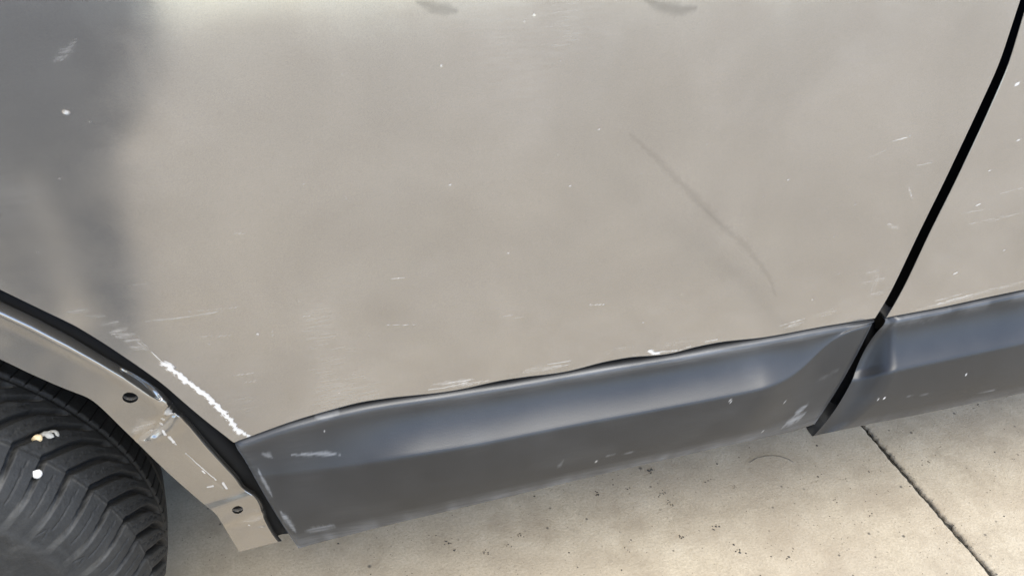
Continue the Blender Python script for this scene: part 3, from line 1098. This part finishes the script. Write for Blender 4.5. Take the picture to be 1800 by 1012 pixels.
for k, (pts, wd, am) in enumerate((([(293, 720), (297, 726)], .0040, 1), ([(284, 734), (288, 738)], .0016, .9), ([(281, 744), (285, 748)], .0017, .9), ([(264, 757), (267, 758)], .0016, .8), ([(286, 757), (291, 763)], .0016, .95),
                                   ([(297, 768), (306, 778)], .0026, 1), ([(308, 781), (310, 782)], .0012, .9), ([(326, 797), (345, 815)], .0007, .7), ([(345, 815), (362, 830), (380, 845)], .0009, .85), ([(392, 850), (398, 859)], .0020, .95), ([(365, 857), (374, 855)], .0016, .8), ([(356, 829), (360, 833)], .0013, .9), ([(375, 840), (379, 845)], .0013, .9), ([(437, 924), (439, 925)], .0010, .9))):
    stroke(chip, Vf[:, 0], Vf[:, 2], pts, wd*0.7, am*0.75, 0.5, 0.4, False, 300+k, fl)
for k, (pts, wd, am) in enumerate((([(240, 752), (270, 740)], .012, .28), ([(250, 770), (280, 750)], .010, .25), ([(430, 915), (462, 905)], .008, .3))):
    stroke(haze, Vf[:, 0], Vf[:, 2], pts, wd, am, 0.95, 0.3, True, 330+k, fl)
# two round trim-clip holes punched through the lip
keep = np.ones(len(Ff), dtype=bool)
cell = 0.0012
hole_pos = []
for (u, v, rad) in ((229.5, 693.5, 0.0072), (417.5, 892, 0.0060)):
    c3 = at(u, v, FY)
    hole_pos.append((c3, rad))
    d = np.hypot(Vf[:, 0]-c3[0], Vf[:, 2]-c3[2])
    inside = d < rad
    keep &= ~inside[Ff].any(1)
Ff = Ff[keep]
used_v = np.zeros(len(Vf), dtype=bool)
for (c3, rad) in hole_pos:
    d = np.hypot(Vf[:, 0]-c3[0], Vf[:, 2]-c3[2])
    near = (d >= rad) & (d < rad+0.0016)
    # ring of vertices that border the opening are drawn onto the circle
    sc_ = rad/np.maximum(d, 1e-6)
    tq = 1-sst(d, rad+0.0004, rad+0.0016)
    Vf[near, 0] = c3[0] + (Vf[near, 0]-c3[0])*(1 + (sc_[near]-1)*tq[near])
    Vf[near, 2] = c3[2] + (Vf[near, 2]-c3[2])*(1 + (sc_[near]-1)*tq[near])
arch = mesh_np('wheel_arch_panel', Vf, Ff, M['flange_paint'], None, {'haze': haze, 'chip': chip, 'grime_shade': grime_shade})
under(arch)
for (c3, rad) in hole_pos:      # rolled rims of the clip holes
    V, F = [], []
    n = 40
    for i in range(n):
        a = 2*math.pi*i/n
        for (rr_, dy_) in ((rad+0.0003, 0.0002), (rad-0.0002, 0.0012), (rad-0.0002, 0.004)):
            V.append((c3[0]+rr_*math.cos(a), FY+dy_, c3[2]+rr_*math.sin(a)))
    for i in range(n):
        for j in range(2):
            F.append((i*3+j, ((i+1) % n)*3+j, ((i+1) % n)*3+j+1, i*3+j+1))
    ho = mesh_py('clip_hole', V, F, M['paint_plain'], None, True)
    under(ho, arch)

# black rubber seal that lies between the arch lip and the door edge
sp = [at(u, v, 0.044) for u, v in smooth_poly([(-60, 490), (0, 516), (62, 546), (133, 582), (187, 615), (239, 650), (300, 700), (345, 738), (380, 768), (410, 800), (440, 836), (465, 880), (490, 928)], 60)]
sp = [tuple(p) for p in around(sp[0], 40, 80.0)] + sp
under(tube('arch_seal', sp, 0.011, M['rubber'], None, 10))
# dark door shut face behind the seal
shut = smooth_poly([(-120, 480), (0, 520), (62, 549), (133, 585), (187, 618), (239, 650), (300, 700), (345, 740), (380, 772), (415, 810), (445, 845), (470, 890), (500, 940)], 80)
V, F = [], []
sh3 = np.array([at(u, v, 0.065) for u, v in shut])
sh3 = np.concatenate([around(sh3[0], 40), sh3])
for p in sh3:
    o_ = np.array([p[0]-WX, p[2]-WZ])
    o_ /= np.linalg.norm(o_)
    for dd_ in (-0.055, 0.075):
        V.append((p[0]+o_[0]*dd_, 0.067, p[2]+o_[1]*dd_))
for i in range(len(sh3)-1):
    F.append((2*i, 2*i+1, 2*i+3, 2*i+2))
under(mesh_py('door_shut_face', V, F, M['black'], None, True))

# wheel housing and underbody
V, F = [], []
na, RH = 40, 0.425
for i in range(na+1):
    a = math.radians(-3 + 186*i/na)
    for (rr_, y) in ((RH, 0.072), (RH, 0.34), (0.02, 0.34)):
        V.append((WX+rr_*math.cos(a), y, WZ+rr_*math.sin(a)))
for i in range(na):
    for j in range(2):
        F.append((i*3+j, i*3+j+1, i*3+j+4, i*3+j+3))
under(mesh_py('wheel_housing', V, F, M['black'], None, True))
under(box('underbody', (-1.35, 0.345, 0.30), (1.75, 1.75, 1.20), M['black']))
under(box('sill_beam', (-0.115, 0.070, 0.315), (1.75, 0.345, 0.42), M['black']))

# ------------------------------------------------------------------ wheel
wheel = bpy.data.objects.new('wheel', None)
wheel.location = (WX, WY, WZ)
link(wheel)
under(wheel)
NP, SUB = 67, 32
prof = [(0.178, -0.100), (0.184, -0.112), (0.205, -0.126), (0.240, -0.1335), (0.276, -0.1345), (0.2785, -0.1358), (0.2835, -0.1348), (0.2865, -0.1315), (0.289, -0.1303), (0.296, -0.1270), (0.305, -0.1220), (0.3145, -0.1145), (0.3245, -0.1020), (0.3345, -0.0830),
        (0.3385, -0.070), (0.3410, -0.055), (0.3435, -0.035), (0.3450, 0.0), (0.3435, 0.035), (0.3410, 0.060), (0.3385, 0.080), (0.332, 0.0935), (0.314, 0.110), (0.285, 0.127), (0.235, 0.1305), (0.184, 0.112), (0.178, 0.100)]
pf = np.array(prof)
dl = np.concatenate([[0], np.cumsum(np.linalg.norm(np.diff(pf, axis=0), axis=1))])
# fine stations over the outer shoulder and tread, coarse elsewhere
s0 = dl[8]
s1 = dl[20]
S = np.concatenate([np.linspace(0, s0, 28)[:-1], np.linspace(s0, s1, 130), np.linspace(s1, dl[-1], 12)[1:]])
PR, PY = np.interp(S, dl, pf[:, 0]), np.interp(S, dl, pf[:, 1])
for _ in range(1):
    PR[28:-12] = np.convolve(np.pad(PR, 2, 'edge'), np.ones(5)/5, 'valid')[28:-12]
    PY[28:-12] = np.convolve(np.pad(PY, 2, 'edge'), np.ones(5)/5, 'valid')[28:-12]
NT = NP*SUB
TH = np.arange(NT)/NT*360.0
pitch = 360.0/NP
sb = dl[13]                       # shoulder bend
# groove path: angle shift (degrees) against distance along the section from the bend
gp_s = np.array([-0.075, -0.045, -0.02, 0.0, 0.006, 0.011, 0.037, 0.052, 0.066, 0.075, 0.12])
gp_a = np.array([-0.9, -0.6, -0.2, 0.0, -0.1, -0.8, -4.3, -6.8, -10.6, -13.0, -22.0])
ds = S - sb
shift = np.interp(ds, gp_s, gp_a)
slope = np.abs(np.gradient(shift, S))            # degrees per metre
gdepth = np.interp(ds, [-0.056, -0.044, -0.028, -0.012, 0.01, 0.062, 0.070, 0.074], [0, 0.0008, 0.0032, 0.0085, 0.010, 0.010, 0.007, 0.0])
gwid = np.interp(ds, [-0.07, -0.03, 0.0, 0.03, 0.08], [0.0062, 0.0064, 0.0070, 0.0076, 0.0064])
TT, ST = np.meshgrid(TH, np.arange(len(S)), indexing='ij')
radm = PR[None]*math.pi/180
cosf = 1/np.sqrt(1+(slope[None]*radm)**2)
ph = (TT + 0.15 - shift[None]) / pitch
var = 0.10*np.sin(np.floor(ph)*2.3)
frac = (ph - np.floor(ph)) - 0.5
dist_g = np.abs(frac)*pitch*radm*cosf
# distance measured to groove centre (frac = 0)
prof_g = 1 - sst(dist_g, gwid[None]*0.34, gwid[None]*0.56)
depth = gdepth[None]*prof_g
dust = np.zeros_like(depth)
dsb = np.broadcast_to(ds[None], depth.shape)
# sipes between grooves, zig-zagged
zig = 0.05*np.where((np.floor(dsb/0.006) % 2) == 0, 1, -1)*np.clip((dsb+0.03)/0.03, 0, 1)
sip = np.abs(np.abs(frac)-0.5+0*zig) if False else np.abs((((ph+0.5+zig) - np.floor(ph+0.5+zig)) - 0.5))*pitch*radm*cosf
sipm = (1-sst(sip, 0.0004, 0.0011))*(((dsb > -0.05) & (dsb < -0.006)) | ((dsb > 0.006) & (dsb < 0.060)))
depth = np.maximum(depth, 0.0010*sipm)
sip2 = np.abs((((ph+0.25+zig) - np.floor(ph+0.25+zig)) - 0.5))*pitch*radm*cosf
# circumferential lines: rib groove beyond the lateral grooves and a thin one near the shoulder
for (c_, wd_, dp_) in ((0.080, 0.0050, 0.007), (0.122, 0.0050, 0.007), (0.004, 0.0008, 0.0010)):
    depth = np.maximum(depth, dp_*(1-sst(np.abs(dsb-c_), wd_*0.4, wd_*0.8)))
# centre rib: short cuts
cut = np.abs(((TT+0.5*np.interp(ds, [0.08, 0.13], [0, 6])[None])/(pitch*0.5)) % 1 - 0.5)*pitch*0.5*radm
depth = np.maximum(depth, 0.003*(1-sst(cut, 0.0005, 0.0012))*((dsb > 0.085) & (dsb < 0.117)))
# wear marks: little A shapes low on the shoulder, every second block
pa = (TT/pitch) % 2.0
ax_ = (np.abs(pa-1.0))*pitch*radm
az_ = dsb + 0.062
aa = np.abs(ax_ - np.clip((0.010-az_), 0, 0.012)*0.40)
depth = np.maximum(depth, 0.0009*(1-sst(aa, 0.0004, 0.0010))*((az_ > -0.002) & (az_ < 0.010)))
# dust: rubbed into the shoulder blocks, packed in the run-out of the grooves
dust = 0.075*np.interp(ds, [-0.10, -0.07, -0.03, 0.0, 0.02, 0.05], [0.55, 0.8, 0.9, 0.62, 0.30, 0.08])[None]*np.ones_like(depth)
runout = (1-sst(dist_g, 0.0030, 0.0055))*np.interp(ds, [-0.072, -0.058, -0.035, -0.022], [0.4, 1.0, 0.7, 0.0])[None]
dust = np.maximum(dust, 0.55*runout*(0.4+0.6*vnoise(TT*0.9, dsb*70, 5)))
dust *= 1-0.8*prof_g*np.interp(ds, [-0.03, -0.015], [0, 1])[None]
dust += 0.25*np.clip(vnoise(TT*0.35, dsb*60, 17)-0.6, 0, 1)
dust += 0.25*np.exp(-((dsb-0.001)/0.0015)**2)*(vnoise(TT*1.5, dsb*10, 3) > 0.4)
dust = np.maximum(dust, np.interp(S, [0, dl[6], dl[8], dl[9]], [0.16, 0.16, 0.05, 0.10])[None]*(ds[None] < -0.06))
# displace along the section normal
tang = np.stack([np.gradient(PR, S), np.gradient(PY, S)], 1)
tang /= np.linalg.norm(tang, axis=1)[:, None]
nr_, ny_ = -tang[:, 1], tang[:, 0]
sgn = np.where(nr_*0 + (-ny_*PY*0 + 1) > 0, 1, 1)
out_chk = nr_*PR + ny_*PY
flipn = np.where((nr_*0.2*0 + nr_*1.0)*(PR > 0.33) + (ny_*np.sign(PY))*(PR <= 0.33) >= 0, 1.0, -1.0)
nr_, ny_ = nr_*flipn, ny_*flipn
RR = PR[None] - depth*nr_[None]
YY = PY[None] - depth*ny_[None]
TR = np.radians(TT)
Vt = np.stack([RR*np.cos(TR), YY, RR*np.sin(TR)], -1)
nS = len(S)
i, j = np.meshgrid(np.arange(NT), np.arange(nS-1), indexing='ij')
i2 = (i+1) % NT
Ft = np.stack([i*nS+j, i2*nS+j, i2*nS+j+1, i*nS+j+1], -1).reshape(-1, 4)[:, ::-1]
tyre = mesh_np('tyre', Vt.reshape(-1, 3), Ft, M['tyre'], wheel, {'dust': dust.ravel()})
# rim: barrel, lip and five spokes
bm = bmesh.new()


def ring(bm, prf, n=96):
    vs_ = []
    for a in range(n):
        an = 2*math.pi*a/n
        vs_.append([bm.verts.new((r_*math.cos(an), y_, r_*math.sin(an))) for (r_, y_) in prf])
    for a in range(n):
        b_ = (a+1) % n
        for q_ in range(len(prf)-1):
            bm.faces.new((vs_[a][q_], vs_[b_][q_], vs_[b_][q_+1], vs_[a][q_+1]))


ring(bm, [(0.186, -0.106), (0.188, -0.112), (0.183, -0.116), (0.172, -0.110), (0.165, -0.06), (0.16, 0.08), (0.182, 0.086)])
ring(bm, [(0.0, -0.062), (0.045, -0.062), (0.055, -0.052), (0.055, 0.02), (0.0, 0.02)], 40)
for s in range(5):
    a0 = 2*math.pi*s/5 + 0.3
    for (da, r1, r2) in ((0.0, 0.05, 0.20),):
        sec = []
        for (r_, hw, y_) in ((0.045, 0.030, -0.058), (0.11, 0.026, -0.066), (0.170, 0.034, -0.074)):
            cx, cz, tx, tz = math.cos(a0)*r_, math.sin(a0)*r_, -math.sin(a0), math.cos(a0)
            sec.append([bm.verts.new((cx+tx*hw*k1, y_+k2, cz+tz*hw*k1)) for k1, k2 in ((-1, 0.01), (-0.7, 0), (0.7, 0), (1, 0.01), (1, 0.04), (-1, 0.04))])
        for q_ in range(2):
            for e_ in range(6):
                bm.faces.new((sec[q_][e_], sec[q_][(e_+1) % 6], sec[q_+1][(e_+1) % 6], sec[q_+1][e_]))
bmesh.ops.recalc_face_normals(bm, faces=bm.faces)
me = bpy.data.meshes.new('rim')
bm.to_mesh(me)
bm.free()
for p in me.polygons:
    p.use_smooth = True
me.materials.append(M['alloy'])
link(bpy.data.objects.new('rim', me), wheel)


# pebbles wedged in the tread
def pebble(u, v, size, mat, label, squash=(1, 1, 1), depth_in=-0.05):
    th_, rr_, yy_ = math.radians(u), v, depth_in
    P = (WX + rr_*math.cos(th_), WY + yy_, WZ + rr_*math.sin(th_))
    bm = bmesh.new()
    bmesh.ops.create_icosphere(bm, subdivisions=2, radius=1)
    for vtx in bm.verts:
        k_ = 1 + 0.28*(rnd.random()-0.5)
        vtx.co = Vector((vtx.co.x*squash[0]*k_, vtx.co.y*squash[1]*k_, vtx.co.z*squash[2]*k_))*size
    me = bpy.data.meshes.new('pebble')
    bm.to_mesh(me)
    bm.free()
    for p in me.polygons:
        p.use_smooth = rnd.random() < 0.7
    me.materials.append(mat)
    ob = link(bpy.data.objects.new('pebble', me))
    ob.location = P
    ob.rotation_euler = (rnd.uniform(-.5, .5), rnd.uniform(-.5, .5), rnd.uniform(-.5, .5))
    return tag(ob, label, 'pebble', 'pebbles caught in the tyre tread')


pebble(34.7, 0.3285, 0.0050, M['pebble_white'], 'bright white pebble stuck alone on the shoulder of the tyre', (0.9, 0.8, 1.05), -0.094)
pebble(36.9, 0.3380, 0.0052, M['pebble_cream'], 'cream yellow pebble wedged in a tread groove at the end of a row of three', (1.1, 0.8, 0.9), -0.060)
pebble(35.6, 0.3395, 0.0056, M['pebble_grey'], 'grey pebble in the middle of a row of three in a tread groove', (1.35, 0.8, 0.7), -0.052)
pebble(34.2, 0.3400, 0.0046, M['pebble_grey'], 'smallest grey pebble, last of a row of three deep in a tread groove', (1.3, 0.8, 0.75), -0.044)


# ------------------------------------------------------------------ the photographer, mirrored as a dark shape in the rear door
def figure(name, base):
    """one skinned body; joints (x, y, z, radius x, radius y)"""
    J, E = [], []

    def jt(x, y, z, a, b=None, parent=None):
        J.append((x, y, z, a, b or a))
        if parent is not None:
            E.append((parent, len(J)-1))
        return len(J)-1
    pel = jt(0, 0, 0.95, 0.330, 0.160)
    wai = jt(0, 0.0, 1.12, 0.225, 0.140, pel)
    che = jt(0, 0.0, 1.32, 0.195, 0.130, wai)
    hem = jt(0, 0, 0.76, 0.310, 0.165, pel)
    jt(0, 0, 0.48, 0.210, 0.150, hem)
    sho = jt(0, -0.01, 1.46, 0.110, 0.085, che)
    nek = jt(0, 0.0, 1.54, 0.056, 0.056, sho)
    hd0 = jt(0, 0.02, 1.62, 0.072, 0.088, nek)
    hd1 = jt(0, 0.02, 1.70, 0.076, 0.094, hd0)
    jt(0, 0.01, 1.77, 0.055, 0.070, hd1)
    for s_ in (-1, 1):
        hip = jt(0.095*s_, 0, 0.86, 0.105, 0.100, pel)
        kn = jt(0.088*s_, 0.015, 0.50, 0.086, 0.078, hip)
        an = jt(0.088*s_, -0.01, 0.10, 0.072, 0.070, kn)
        he = jt(0.095*s_, 0.02, 0.048, 0.048, 0.046, an)
        jt(0.110*s_, 0.15, 0.036, 0.044, 0.030, he)
        s1_ = jt(0.175*s_, -0.01, 1.42, 0.068, 0.068, sho)
        el = jt(0.285*s_, -0.02, 1.14, 0.052, 0.052, s1_)
        wr = jt(0.300*s_, 0.04, 0.90, 0.036, 0.038, el)
        pa = jt(0.305*s_, 0.055, 0.835, 0.020, 0.038, wr)
        for k_, (dy_, ln) in enumerate(((-0.030, 0.068), (-0.010, 0.082), (0.011, 0.078), (0.031, 0.062))):
            f1 = jt(0.307*s_, 0.058+dy_, 0.795, 0.009, 0.009, pa)
            f2 = jt(0.304*s_, 0.066+dy_, 0.795-ln*0.55, 0.0085, 0.0085, f1)
            jt(0.294*s_, 0.072+dy_, 0.795-ln, 0.007, 0.007, f2)
        t1 = jt(0.297*s_, 0.095, 0.85, 0.011, 0.011, wr)
        jt(0.290*s_, 0.115, 0.805, 0.009, 0.009, t1)
    me = bpy.data.meshes.new(name)
    me.from_pydata([j[:3] for j in J], E, [])
    o = bpy.data.objects.new(name, me)
    link(o)
    o.location = base
    sk = o.modifiers.new('skin', 'SKIN')
    sk.use_smooth_shade = True
    for i_, j_ in enumerate(J):
        v_ = me.skin_vertices[0].data[i_]
        v_.radius = (j_[3], j_[4])
        v_.use_root = (i_ == 0)
    sub = o.modifiers.new('subsurf', 'SUBSURF')
    sub.levels = sub.render_levels = 2
    me.materials.append(M['trousers'])
    return o


person = figure('person', (-0.53, -1.20, 0.0))
tag(person, 'person in a long dark coat, mirrored as a dark shape in the door', 'person')
